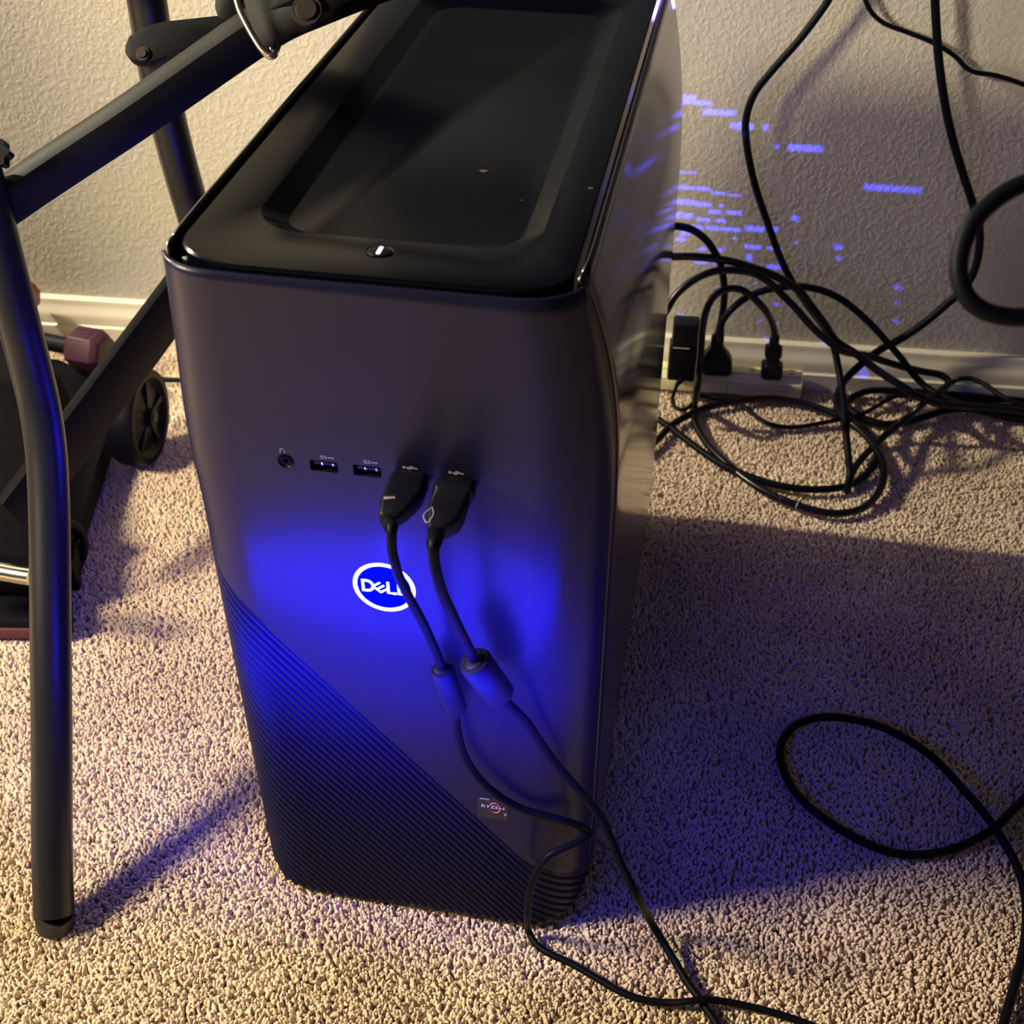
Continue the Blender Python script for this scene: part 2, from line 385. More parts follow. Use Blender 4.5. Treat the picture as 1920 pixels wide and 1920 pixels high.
# side panels (follow the body's shoulder curve; rear top corner rounded)
def side_panel(sg):
    bm = bmesh.new(); nz, ny = 40, 24; rows = []; ztop = 0.4575; zb = 0.022
    for j in range(nz+1):
        v = j/nz; z = zb+(ztop-zb)*v; y0 = ysm(min(z, ZR))+0.0012; y1 = 0.4365; row = []
        for i in range(ny+1):
            y = y0+(y1-y0)*i/ny; x = HX+sg*halfw(z)
            # near the front the panel follows the bezel's own corner
            k = max(0.0, 1-(y-y0)/0.035); xs = section(sg*1.0, min(z, ZR)).x
            x = x+(xs-0.0022*sg*max(0.0, (z-0.40)/0.055)**2-x)*k*k
            row.append(bm.verts.new((x, y, z)))
        rows.append(row)
    for j in range(nz):
        for i in range(ny):
            f = (rows[j][i], rows[j][i+1], rows[j+1][i+1], rows[j+1][i]); bm.faces.new(f if sg > 0 else f[::-1])
    o = link_bm('side_panel', bm, 'side', tower, recalc=False)
    md = o.modifiers.new('thick', 'SOLIDIFY'); md.thickness = 0.0014; md.offset = -1
side_panel(1); side_panel(-1)

# inner chassis: closes the body (open at the back, where the vented rear panel sits)
bm = bmesh.new(); x0, x1, y0, y1, z0, z1 = 0.0215, 0.1945, 0.010, 0.4352, 0.012, 0.4470
def outline_low(inx, z, n=10, r=0.028):
    """rounded front, square back footprint used by chassis and top panel"""
    pts = []
    L_, R_, F_, B_ = inx
    for i in range(n+1):
        a = math.pi*i/n/2; pts.append(Vector((L_+r-r*math.sin(math.pi/2-a) if False else L_+r*(1-math.cos(a)), F_+r*(1-math.sin(a)), z)))
    for i in range(n+1):
        a = math.pi/2*i/n; pts.append(Vector((R_-r*(1-math.sin(a)), F_+r*(1-math.cos(a)), z)))
    pts.append(Vector((R_, B_, z))); pts.append(Vector((L_, B_, z)))
    return pts
ol = outline_low((x0, x1, 0.004, y1), z0); n_ = len(ol)
va = [bm.verts.new(p) for p in ol]; vb = [bm.verts.new((p.x, p.y, z1)) for p in ol]
for i in range(n_):
    if i == n_-2: continue                      # the back stays open
    bm.faces.new((va[i], va[(i+1) % n_], vb[(i+1) % n_], vb[i]))
bm.faces.new(va[::-1]); bm.faces.new(vb)
link_bm('chassis', bm, 'dark', tower, smooth=False, label='black inner chassis seen in the gaps')
# bits of white inside the left front gap
for px, py, hh in ((348, 488, 0.010), (371, 498, 0.006)):
    bm = bmesh.new(); p = at_z(px, py, 0.4500); p.y = max(p.y, -0.001); add_box(bm, (p.x, p.y, 0.4465), (0.0024, 0.0012, hh), bevel=0.0003); link_bm('clip', bm, 'white_bit', tower, label='small white clip inside the corner gap')

# top panel with a sunken tray
ZT = 0.4575
def loop_pts(L_, R_, F_, B_, rf, z, n=8, rb=None):
    rb = rf if rb is None else rb; out = []
    for cx, cy, a0, r in ((R_-rf, F_+rf, -90, rf), (R_-rb, B_-rb, 0, rb), (L_+rb, B_-rb, 90, rb), (L_+rf, F_+rf, 180, rf)):
        for i in range(n+1):
            a = math.radians(a0+90*i/n); out.append(Vector((cx+r*math.cos(a), cy+r*math.sin(a), z)))
    return out
bm = bmesh.new()
# front edge follows the bezel: wide chamfered corners
def top_outline(inset, z):
    out = []; n = 9
    L_, R_, F_, B_ = 0.0225+inset, 0.1945-inset, -0.0052+inset, 0.432-inset
    for (cx, cy, sx, sy, a0, ax, ay) in ((R_, F_, 1, 1, -90, 0.027-inset*0.4, 0.019-inset*0.4), (R_, B_, 1, -1, 0, 0.012, 0.012), (L_, B_, -1, -1, 90, 0.012, 0.012), (L_, F_, -1, 1, 180, 0.034-inset*0.4, 0.025-inset*0.4)):
        ccx = cx-sx*ax; ccy = cy+(ay if cy == F_ else -ay)
        for i in range(n+1):
            a = math.radians(a0+90*i/n); out.append(Vector((ccx+ax*math.cos(a), ccy+ay*math.sin(a), z)))
    return out
loops = [top_outline(0.0, ZT-0.011), top_outline(0.0, ZT-0.0008), top_outline(0.0008, ZT)]
def tray_loop(inset, z): return loop_pts(0.0468+inset, 0.1765-inset, 0.0285+inset, 0.372-inset, max(0.006, 0.024-inset*0.6), z, 9)
loops += [tray_loop(0.0, ZT), tray_loop(0.0008, ZT-0.0004), tray_loop(0.0100, ZT-0.0056), tray_loop(0.0112, ZT-0.0060)]
rings = [[bm.verts.new(p) for p in lp] for lp in loops]; m_ = len(rings[0])
for a, b in zip(rings[:-1], rings[1:]):
    for i in range(m_): bm.faces.new((a[i], a[(i+1) % m_], b[(i+1) % m_], b[i]))
bm.faces.new(rings[-1])
link_bm('top_panel', bm, 'top', tower, angle=30, label='black plastic top with sunken tray')
# power button
pb = Vector((0.1105, 0.0172, ZT))
bm = bmesh.new(); vs = []
for rr, zz in ((0.0060, 0.0001), (0.0056, -0.0004), (0.0052, 0.0002), (0.0040, 0.0005)):
    vs.append([bm.verts.new((pb.x+rr*math.cos(a*math.pi/20), pb.y+rr*0.78*math.sin(a*math.pi/20), ZT+zz+0.0002)) for a in range(40)])
for a, b in zip(vs[:-1], vs[1:]):
    for i in range(40): bm.faces.new((a[i], a[(i+1) % 40], b[(i+1) % 40], b[i]))
bm.faces.new(vs[-1]); btn = link_bm('power_button', bm, 'black', tower)
bm = bmesh.new(); prism(bm, [p+Vector((pb.x, pb.y, 0)) for p in (Vector((x, y, ZT+0.0006)) for x, y in rrect(0.0018, 0.0068, 0.0007))], (0, 0, 0.0002)); link_bm('light_bar', bm, 'white_led', btn, smooth=False, label='lit white bar on the power button')
for px, py, s in ((654, 230, 0.0016), (907, 321, 0.0022), (1107, 353, 0.0013), (979, 376, 0.0006)):
    bm = bmesh.new(); p = at_z(px, py, ZT if px > 1080 else ZT-0.0059)
    prism(bm, [Vector((p.x+s*(1+0.3*math.sin(3*a))*math.cos(a), p.y+s*0.7*math.sin(a), p.z+0.00005)) for a in [i*math.pi/8 for i in range(16)]], (0, 0, 0.00008)); link_bm('dust_spot', bm, 'blob', tower, smooth=False)

# ports on the front (cutouts modelled as recessed sockets standing in shallow frames)
def port(x, z, w_, h_, parent, used=False):
    bm = bmesh.new()
    o_, i_, d_ = rrect(w_, h_, 0.0007), rrect(w_-0.0016, h_-0.0014, 0.0004), rrect(w_-0.0020, h_-0.0018, 0.0004)
    A = [bm.verts.new((x+a, -0.00035, z+b)) for a, b in o_]; B = [bm.verts.new((x+a, -0.0006, z+b)) for a, b in rrect(w_-0.0006, h_-0.0006, 0.0006)]
    C = [bm.verts.new((x+a, -0.0004, z+b)) for a, b in i_]; D = [bm.verts.new((x+a, 0.0009, z+b)) for a, b in d_]
    m2 = len(A)
    for p, q in ((A, B), (B, C), (C, D)):
        for i in range(m2): bm.faces.new((p[i], p[(i+1) % m2], q[(i+1) % m2], q[i]))
    bm.faces.new(D)
    return link_bm('usb_port', bm, 'black', parent, smooth=False)
def cut_holes(o, boxes):
    bmc = bmesh.new()
    for (x, z, w_, h_, rnd) in boxes:
        if rnd: add_cyl(bmc, (x, -0.01, z), (x, 0.01, z), w_/2, n=32)
        else: add_box(bmc, (x, 0, z), (w_, 0.02, h_), bevel=0.0006, segs=2)
    me = bpy.data.meshes.new('cutter'); bmc.to_mesh(me); bmc.free(); co = bpy.data.objects.new('cutter', me); COL.objects.link(co)
    md = o.modifiers.new('cut', 'BOOLEAN'); md.object = co; md.solver = 'EXACT'
    dg = bpy.context.evaluated_depsgraph_get(); nm = bpy.data.meshes.new_from_object(o.evaluated_get(dg))
    for p in nm.polygons:
        if p.normal.y < -0.99995: p.use_smooth = False
    o.modifiers.clear(); o.data = nm; bpy.data.objects.remove(co); bpy.data.meshes.remove(me)
PZ = 0.3532
xs = [0.0808, 0.1018, 0.1232, 0.1450]
cut_holes(bez, [(0.0622, PZ, 0.0080, 0.0080, True)]+[(x, PZ-0.0006, 0.0136, 0.0062, False) for x in xs]+[(0.105, 0.2796, 0.0330, 0.0330, True)])
def socket(x, z, w_, h_):
    bm = bmesh.new(); o_ = rrect(w_, h_, 0.0007)
    A = [bm.verts.new((x+a, 0.0002, z+b)) for a, b in o_]; D = [bm.verts.new((x+a, 0.009, z+b)) for a, b in rrect(w_-0.0004, h_-0.0004, 0.0006)]
    m2 = len(A)
    for i in range(m2): bm.faces.new((A[i], D[i], D[(i+1) % m2], A[(i+1) % m2]))
    bm.faces.new(D); return bm
for i, x in enumerate(xs):
    o = link_bm('usb_port', socket(x, PZ-0.0006, 0.0136, 0.0062), 'black', tower, smooth=False, recalc=False)
    if i < 2:
        bm = bmesh.new(); add_box(bm, (x+0.0006, 0.0048, PZ+0.0006), (0.0110, 0.008, 0.0018), bevel=0.0003); link_bm('tongue', bm, 'plug', o)
        for dx in (-0.0007, 0.0046):
            bm = bmesh.new(); bmesh.ops.create_icosphere(bm, subdivisions=2, radius=0.00075, matrix=Matrix.Translation((x+dx, 0.0006, PZ+0.0006))); link_bm('contact', bm, 'contact', o, label='bright metal spring contact')
bm = bmesh.new(); jx = 0.0622; rr_ = []
for r_, y_ in ((0.0042, -0.0002), (0.0037, -0.0004), (0.0033, 0.0004), (0.0024, 0.0008), (0.0023, 0.0002), (0.0016, 0.0002), (0.0014, 0.008)):
    rr_.append([bm.verts.new((jx+r_*math.cos(a*math.pi/16), y_, PZ+r_*math.sin(a*math.pi/16))) for a in range(32)])
for a, b in zip(rr_[:-1], rr_[1:]):
    for i in range(32): bm.faces.new((a[i], a[(i+1) % 32], b[(i+1) % 32], b[i]))
bm.faces.new(rr_[-1]); link_bm('headphone_jack', bm, 'black', tower)

def text_bm(s, size, align='CENTER'):
    cu = bpy.data.curves.new('t', 'FONT'); cu.body = s; cu.size = size; cu.align_x = align; cu.resolution_u = 3
    o = bpy.data.objects.new('t', cu); COL.objects.link(o); dg = bpy.context.evaluated_depsgraph_get(); dg.update()
    me = bpy.data.meshes.new_from_object(o.evaluated_get(dg)); bm = bmesh.new(); bm.from_mesh(me)
    bpy.data.objects.remove(o); bpy.data.curves.remove(cu); bpy.data.meshes.remove(me); return bm
def front_text(name, s, size, x, z, m, parent, y=-0.0003, sx=1.0, sz=1.0, bold=0.0):
    bm = text_bm(s, size)
    for v in bm.verts: v.co = Vector((x+v.co.x*sx, y, z+v.co.y*sz))
    return link_bm(name, bm, m, parent, smooth=False)
for x in xs[:2]:
    front_text('port_mark', 'SS', 0.0026, x+0.0004, PZ+0.0042, 'faint_print', tower, sx=1.5)
    bm = bmesh.new(); add_box(bm, (x+0.004, -0.0002, PZ+0.0050), (0.0030, 0.0002, 0.0003)); link_bm('port_mark', bm, 'faint_print', tower, smooth=False)
def usb_mark(x, z):
    bm = bmesh.new(); add_box(bm, (x, -0.0002, z), (0.0052, 0.0002, 0.00035))
    prism(bm, [Vector((x+0.0026, -0.0001, z+0.0006)), Vector((x+0.0026, -0.0001, z-0.0006)), Vector((x+0.0038, -0.0001, z))], (0, -0.0002, 0))
    prism(bm, disc_poly((x-0.003, -0.0001, z), (1, 0, 0), (0, 0, 1), 0.0007, 12), (0, -0.0002, 0))
    add_box(bm, (x+0.0006, -0.0002, z+0.0007), (0.0020, 0.0002, 0.0003)); add_box(bm, (x-0.0004, -0.0002, z-0.0007), (0.0020, 0.0002, 0.0003))
    link_bm('port_mark', bm, 'faint_print', tower, smooth=False)
for x in xs[2:]: usb_mark(x-0.0005, PZ+0.0043)
bm = bmesh.new()                                     # headphone symbol
for sx in (-1, 1): add_box(bm, (jx-0.0008+sx*0.0011, -0.0002, PZ+0.0056), (0.0004, 0.0002, 0.0011))
pts = [Vector((jx-0.0008+0.0012*math.cos(a), -0.0002, PZ+0.0061+0.0012*math.sin(a))) for a in [i*math.pi/8 for i in range(9)]]
sweep(bm, pts, circle(0.00016, 5)); link_bm('port_mark', bm, 'faint_print', tower, smooth=False)

# lit round logo
LX, LZ = 0.105, 0.2796
bm = bmesh.new(); prism(bm, disc_poly((LX, 0.0004, LZ), (1, 0, 0), (0, 0, 1), 0.0166, 64), (0, 0.001, 0)); badge = link_bm('logo_badge', bm, 'blue_led', tower, smooth=False, label='round badge glowing blue')
bm = bmesh.new(); R = []
for r_, y_ in ((0.0163, 0.0005), (0.0163, 0.0001), (0.0140, 0.0001), (0.0140, 0.0005)): R.append([bm.verts.new((LX+r_*math.cos(a*math.pi/36), y_, LZ+r_*math.sin(a*math.pi/36))) for a in range(72)])
for a, b in zip(R, R[1:]+R[:1]):
    for i in range(72): bm.faces.new((a[i], a[(i+1) % 72], b[(i+1) % 72], b[i]))
link_bm('logo_ring', bm, 'white_led', badge, smooth=False, label='white lit ring')
def strokes(paths, w_, name):
    bm = bmesh.new()
    for path in paths:
        P = [Vector((LX+a/1000, 0.0003, LZ+b/1000)) for a, b in path]
        n = len(P); L1 = []; L2 = []
        for i in range(n):
            t = (P[min(i+1, n-1)]-P[max(i-1, 0)]).normalized(); nn = Vector((-t.z, 0, t.x))
            # mitre so sharp corners keep their width
            if 0 < i < n-1:
                t1 = (P[i]-P[i-1]).normalized(); n1 = Vector((-t1.z, 0, t1.x)); k = 1/max(0.5, nn.dot(n1))
            else: k = 1
            L1.append(P[i]+nn*w_/2*k); L2.append(P[i]-nn*w_/2*k)
        for i in range(n-1): prism(bm, [L1[i], L1[i+1], L2[i+1], L2[i]], (0, -0.0003, 0))
    link_bm(name, bm, 'white_led', badge, smooth=False)
dd = [(-11.0, 3.3), (-8.7, 3.3), (-7.3, 2.9), (-6.3, 1.9), (-5.8, 0.6), (-5.8, -0.6), (-6.3, -1.9), (-7.3, -2.9), (-8.7, -3.3), (-11.0, -3.3)]
strokes([[(-11.0, -4.0), (-11.0, 4.0)], dd], 0.0015, 'letter')
A0, A1, A2 = (-5.9, -0.1), (-3.9, -1.8), (-1.9, -3.5); dx, dz = 3.9, 3.1
strokes([[(A0[0]-.3, A0[1]+.25), (A2[0]+.3, A2[1]-.25)]]+[[a, (a[0]+dx, a[1]+dz)] for a in (A0, A1, A2)], 0.00112, 'letter')
strokes([[(2.1, 4.0), (2.1, -3.3), (6.3, -3.3)]], 0.0015, 'letter'); strokes([[(7.6, 4.0), (7.6, -3.3), (11.6, -3.3)]], 0.0015, 'letter')

# processor sticker
bm = bmesh.new(); SX, SZ = 0.1590, 0.1150; add_box(bm, (SX, -0.0001, SZ), (0.0180, 0.0003, 0.0190), bevel=0.0001); stk = link_bm('processor_sticker', bm, 'sticker', tower, smooth=False, label='small dark processor sticker')
front_text('sticker_print', 'AMD', 0.0020, SX-0.0048, SZ+0.0078, 'print', stk, -0.0004, sx=1.25)
front_text('sticker_print', 'RYZEN', 0.0036, SX+0.0001, SZ+0.0010, 'print', stk, -0.0005, sx=1.25)
front_text('sticker_print', '7', 0.0034, SX+0.0072, SZ-0.0048, 'print', stk, -0.0004, sx=1.3)
bm = bmesh.new(); pts = [Vector((SX+0.0012+0.0034*math.cos(a), -0.0004, SZ+0.0016+0.0042*math.sin(a))) for a in [math.radians(-150+i*12) for i in range(29)]]
sweep(bm, pts, circle(0.00028, 6), up=(0, 1, 0), scale=[0.3+1.0*math.sin(math.pi*i/28) for i in range(29)]); link_bm('sticker_print', bm, 'orange_print', stk, label='orange brush circle')

# rear panel: vent slots; the small blue lamp inside shines through them onto the wall
LED = Vector((0.165, 0.417, 0.30)); YR = 0.4352
SPOTS = [(1285, 186, 36, 16), (1318, 193, 30, 7), (1348, 211, 60, 9), (1405, 237, 68, 10), (1456, 275, 6, 6), (1510, 278, 63, 11), (1674, 354, 106, 12),
 (1289, 323, 36, 2), (1287, 352, 28, 6), (1318, 354, 26, 6), (1347, 362, 26, 4), (1377, 366, 26, 2.5), (1287, 379, 32, 9), (1318, 383, 28, 8), (1340, 397, 24, 7), (1353, 386, 9, 4), (1377, 399, 28, 7),
 (1282, 404, 34, 10), (1319, 412, 26, 7), (1351, 414, 18, 6), (1491, 409, 12, 10), (1308, 426, 20, 6), (1336, 428, 22, 8), (1370, 430, 38, 7), (1415, 429, 34, 10), (1452, 430, 12, 10), (1284, 438, 20, 6), (1319, 440, 18, 6),
 (1351, 443, 15, 10), (1278, 449, 20, 7), (1301, 451, 16, 6), (1284, 464, 20, 7), (1314, 466, 20, 7), (1370, 461, 26, 6), (1377, 449, 6, 8), (1411, 463, 30, 8), (1452, 466, 26, 6), (1351, 469, 10, 6), (1491, 456, 6, 5),
 (1571, 463, 13, 11), (1572, 484, 9, 7), (1404, 483, 9, 13), (1314, 492, 26, 6), (1340, 493, 12, 5), (1451, 501, 25, 8), (1501, 506, 15, 8), (1394, 521, 19, 8), (1409, 534, 29, 7), (1441, 535, 13, 5),
 (1278, 591, 13, 4), (1456, 571, 8, 7), (1475, 572, 9, 13), (1432, 602, 15, 6), (1454, 606, 7, 4), (1486, 608, 11, 6), (1434, 636, 17, 5), (1546, 642, 9, 12), (1684, 539, 15, 9), (1683, 567, 6, 6), (1678, 602, 12, 8), (1640, 714, 17, 22)]
holes = []
for px, py, w_, h_ in SPOTS:
    q = []
    for dx, dy in ((-w_/2, -h_/2), (w_/2, h_/2)):
        P = at_wall(px+dx, py+dy*1.0+dx*0.07, 0.0); k = (YR-LED.y)/(P.y-LED.y); q.append(LED+(P-LED)*k)
    holes.append((min(q[0].x, q[1].x), max(q[0].x, q[1].x), min(q[0].z, q[1].z), max(q[0].z, q[1].z)))
bigx = (0.035, 0.150, 0.400, 0.436)
holes_all = holes
gx = sorted(set([0.0215, 0.1945]+[round(h[i], 7) for h in holes_all for i in (0, 1)])); gz = sorted(set([0.012, 0.447]+[round(h[i], 7) for h in holes_all for i in (2, 3)]))
bm = bmesh.new(); vv = {}
def gv(i, j):
    if (i, j) not in vv: vv[(i, j)] = bm.verts.new((gx[i], YR, gz[j]))
    return vv[(i, j)]
for i in range(len(gx)-1):
    for j in range(len(gz)-1):
        cx, cz = (gx[i]+gx[i+1])/2, (gz[j]+gz[j+1])/2
        if any(a < cx < b and c < cz < d for a, b, c, d in holes_all): continue
        bm.faces.new((gv(i, j), gv(i+1, j), gv(i+1, j+1), gv(i, j+1)))
link_bm('rear_panel', bm, 'dark', tower, smooth=False, label='black rear panel with small vent slots')

# ------------------------------------------------------------------ cables from the front ports
def ribbed_relief(bm, a, b, r1, r2):
    n = 6; a = Vector(a); b = Vector(b); pts = []; scs = []
    for i in range(n):
        for e, k in ((0.0, 1.0), (0.62, 1.0), (0.64, 0.78), (0.98, 0.78)):
            t = (i+e)/n; pts.append(a.lerp(b, t)); scs.append((r1+(r2-r1)*t)*k)
    sweep(bm, pts, circle(1.0, 16), scale=scs)
def plug_body(bm, stations, bevel=True):
    """stations: (centre, side half-width, vertical half-height, tilt matrix cols) -> rounded rect loft"""
    rings = []
    for c_, hx, hz, sxv, uzv in stations:
        loop = rrect(2*hx, 2*hz, min(hx, hz)*0.55, 3); rings.append([bm.verts.new(Vector(c_)+Vector(sxv)*a+Vector(uzv)*b) for a, b in loop])
    m2 = len(rings[0])
    for a, b in zip(rings[:-1], rings[1:]):
        for i in range(m2): bm.faces.new((a[i], a[(i+1) % m2], b[(i+1) % m2], b[i]))
    bm.faces.new(rings[0][::-1]); bm.faces.new(rings[-1])
X_ = Vector((1, 0, 0)); Z_ = Vector((0, 0, 1))
# cable one
usb1 = thing('usb_cable', 'black cable hanging across the glowing logo with the slimmer bead', 'cable')
px1 = xs[2]; bm = bmesh.new()
plug_body(bm, [((px1, -0.001, PZ-.0006), .0080, .0040, X_, Z_), ((px1, -0.004, PZ-.0006), .0090, .0048, X_, Z_), ((px1-.0002, -0.015, PZ-.0012), .0090, .0050, X_, Z_), ((px1-.0015, -0.022, PZ-.0022), .0078, .0048, X_, Z_),
               ((px1-.0030, -0.0290, PZ-.0035), .0052, .0040, X_, Z_), ((px1-.0036, -0.0305, PZ-.0040), .0036, .0034, X_, Z_)])
pl = link_bm('plug', bm, 'plug', usb1, angle=50)
bm = bmesh.new(); add_box(bm, (px1-.0048, -0.0215, PZ+.0027), (0.0052, 0.0016, 0.0006), axes((1, 0.25, 0)), bevel=0.0002); link_bm('plug_mark', bm, 'faint_print', pl, label='pale bar on the plug')
bm = bmesh.new(); add_box(bm, (px1, 0.002, PZ-.0006), (0.0118, 0.008, 0.0042), bevel=0.0003); link_bm('plug_shell', bm, 'contact', pl, smooth=False)
e1 = Vector((px1-.0036, -0.0300, PZ-.0040)); s1 = at_y(734, 992, -0.0440)
bm = bmesh.new(); ribbed_relief(bm, e1, s1, 0.0036, 0.0030); link_bm('strain_relief', bm, 'plug', usb1, angle=50)
pA = [e1.lerp(s1, .5), s1, at_y(735, 1030, -.0450), at_y(741, 1057, -.0430), at_y(747, 1078, -.0400), at_y(768, 1122, -.0320), at_y(789, 1160, -.0240), at_y(808, 1200, -.0170), at_y(826, 1244, -.0120)]
bA0, bA1 = at_y(827, 1251, -.0115), at_y(855, 1335, -.0095)
pA2 = [bA1, at_y(857, 1365, -.009), at_y(868, 1410, -.008), at_y(885, 1442, -.0075), at_y(912, 1474, -.007), at_y(948, 1501, -.006), at_y(985, 1519, -.005), at_y(1020, 1529, -.004), at_y(1060, 1539, -.002), at_y(1092, 1551, .002),
       at_y(1106, 1562, .004), at_y(1096, 1573, -.002), at_y(1062, 1588, -.009), at_y(1030, 1604, -.014), at_y(1010, 1627, -.017), at_y(997, 1658, -.018), at_y(990, 1690, -.0175), at_y(989, 1720, -.0165)]
fl = 0.0014
pA3 = [at_z(992, 1748, fl+.002), at_z(1005, 1770, fl), at_z(1030, 1788, fl), at_z(1070, 1806, fl), at_z(1115, 1832, fl), at_z(1160, 1858, fl), at_z(1200, 1873, fl), at_z(1250, 1880, fl+.001), at_z(1290, 1878, fl+.0045), at_z(1325, 1874, fl+.005), at_z(1370, 1880, fl+.002), at_z(1440, 1896, fl), at_z(1520, 1922, fl), at_z(1640, 1975, fl)]
tube('cord', pA+[bA0], 0.0023, 'cable', usb1); tube('cord', pA2+pA3, 0.0022, 'cable', usb1)
def bead(a, b, r, parent):
    a = Vector(a); b = Vector(b); d = (b-a).normalized(); L_ = (b-a).length
    st = [(0.0, .45), (0.0005, .62), (0.0012, .66), (0.0014, .88), (0.0030, 1.0), (L_-.0030, 1.0), (L_-.0012, .86), (L_-.0010, .60), (L_, .50)]
    bm = bmesh.new(); sweep(bm, [a+d*s for s, k in st], circle(r, 28), scale=[k for s, k in st]); return link_bm('ferrite_bead', bm, 'plug', parent, angle=35)
bead(bA0, bA1, 0.0064, usb1)
# cable two
usb2 = thing('usb_cable', 'black cable in the rightmost front port with the fatter bead', 'cable')
px2 = xs[3]; bm = bmesh.new(); W2 = PZ-.0006
plug_body(bm, [((px2, -0.001, W2), .0075, .0036, X_, Z_), ((px2, -0.003, W2), .0094, .0046, X_, Z_), ((px2, -0.011, W2), .0096, .0048, X_, Z_), ((px2, -0.0115, W2-.0002), .0084, .0046, X_, Z_), ((px2-.0004, -0.022, W2-.0016), .0086, .0050, X_, Z_),
               ((px2-.0006, -0.028, W2-.0026), .0076, .0050, X_, Z_), ((px2-.0026, -0.0335, W2-.0042), .0040, .0040, X_, Z_)])
pl2 = link_bm('plug', bm, 'plug', usb2, angle=50)
bm = bmesh.new(); pts = [Vector((px2-.0062, -0.0240, W2+.0028)), Vector((px2-.0094, -0.0280, W2+.0010)), Vector((px2-.0070, -0.0315, W2-.0002)), Vector((px2-.0048, -0.0285, W2+.0022)), Vector((px2-.0062, -0.0240, W2+.0028))]
sweep(bm, catmull(pts, 3), circle(0.0003, 6)); link_bm('plug_latch', bm, 'faint_print', pl2, label='raised grip outline on the plug')
bm = bmesh.new(); add_box(bm, (px2, 0.002, W2), (0.0118, 0.008, 0.0042), bevel=0.0003); link_bm('plug_shell', bm, 'contact', pl2, smooth=False)
e2 = Vector((px2-.0026, -0.033, W2-.0042)); s2 = at_y(813, 1022, -0.0475)
bm = bmesh.new(); ribbed_relief(bm, e2, s2, 0.0040, 0.0033); link_bm('strain_relief', bm, 'plug', usb2, angle=50)
pB = [e2.lerp(s2, .5), s2, at_y(814, 1050, -.0480), at_y(819, 1078, -.0460), at_y(830, 1114, -.0410), at_y(846, 1148, -.0350), at_y(863, 1184, -.0290), at_y(884, 1227, -.0230)]
bB0, bB1 = at_y(887, 1236, -.0220), at_y(938, 1307, -.0160)
pB2 = [bB1, at_y(955, 1322, -.0150), at_y(985, 1352, -.0130), at_y(1010, 1388, -.0120), at_y(1040, 1430, -.0110), at_y(1075, 1470, -.0100), at_y(1105, 1505, -.0090), at_y(1125, 1532, -.0095), at_y(1142, 1566, -.013), at_y(1166, 1625, -.022),
       at_y(1192, 1676, -.030), at_z(1224, 1734, .016), at_z(1263, 1799, .004), at_z(1288, 1840, fl), at_z(1311, 1872, fl-.0004), at_z(1344, 1920, fl), at_z(1400, 2010, fl)]
tube('cord', pB+[bB0], 0.0026, 'cable', usb2); tube('cord', pB2, 0.0025, 'cable', usb2)
bd = bead(bB0, bB1, 0.0086, usb2)
for t in (0.35, 0.72):
    p = bB0.lerp(bB1, t); bm = bmesh.new(); add_box(bm, p+Vector((-.0048, -.0058, .0034)), (0.0040, 0.0016, 0.0007), axes((1, -0.2, 0)), bevel=0.0002); link_bm('bead_latch', bm, 'dark', bd)

# looped cord on the carpet at right, and the near one that hangs blurred
loop = [(1960, 1470), (1927, 1493), (1893, 1525), (1867, 1551), (1817, 1580), (1767, 1597), (1717, 1603), (1667, 1597), (1617, 1578), (1567, 1550), (1517, 1513), (1485, 1477), (1467, 1437), (1463, 1403), (1477, 1372), (1508, 1352), (1555, 1344), (1600, 1349), (1650, 1362), (1700, 1386), (1750, 1421), (1800, 1473), (1843, 1522), (1877, 1570), (1905, 1620), (1922, 1675), (1924, 1745), (1912, 1813), (1893, 1880), (1878, 1935), (1860, 2000)]
hz = [fl+.001]*len(loop)
for i in range(20, 25): hz[i] = fl+(0.004, .0075, .009, .006, .003)[i-20]
lc = tube('power_cable', [at_z(x, y, h+.0008) for (x, y), h in zip(loop, hz)], 0.0030, 'cable', n=16, label='black cord lying in a single open loop on the carpet at right', cat='cord')
near = [(2150, 150), (2050, 270), (1985, 318), (1920, 344), (1887, 360), (1856, 383), (1829, 411), (1811, 444), (1800, 480), (1798, 511), (1805, 542), (1821, 566), (1846, 583), (1877, 592), (1920, 594), (2000, 575), (2120, 480)]
tube('hanging_cable', [Vector((0.60, 0.112, 0.77))]+[at_d(x, y, 0.40) for x, y in near]+[Vector((0.66, 0.112, 0.77))], 0.0030, 'cable', n=16, label='blurred black cable hanging in a wide curve in front of the right wall', cat='cord')

# ------------------------------------------------------------------ cords by the wall
G = 'black cords tangled by the wall'
def cord(pts, r, label, m='cable', zmin=None, name='power_cable', parent=None, gap=None):
    zm = (r+0.0006) if zmin is None else zmin
    P = []; r *= 1.2
    for p in pts:
        g = p[2] if len(p) > 2 else gap
        P.append(at_hang(p[0], p[1], g, zm) if g is not None else at_z(p[0], p[1], zm))
    if parent is not None: return tube(name, P, r, m, parent, n=12, k=5)
    return tube(name, P, r, m, n=12, k=5, label=label, cat='cord', group=G)
cord([(1660, -950, .03), (1650, -400, .03), (1625, -110, .030), (1592, -50, .029), (1565, -20, .028), (1545, 13, .027), (1500, 73, .026), (1450, 130, .025), (1415, 175, .025), (1399, 222, .025), (1400, 270, .025), (1415, 345, .026), (1440, 420, .028), (1466, 490, .03), (1492, 540, .034), (1520, 580, .04), (1548, 618, .05), (1563, 650, .06), (1571, 685, .08), (1578, 725, .10), (1583, 770, .13), (1587, 820, .16), (1591, 860, .18), (1594, 895, .2), (1588, 922, .2)],
     0.0028, 'black cord hanging in a bulge left of the others and dropping straight to the carpet')
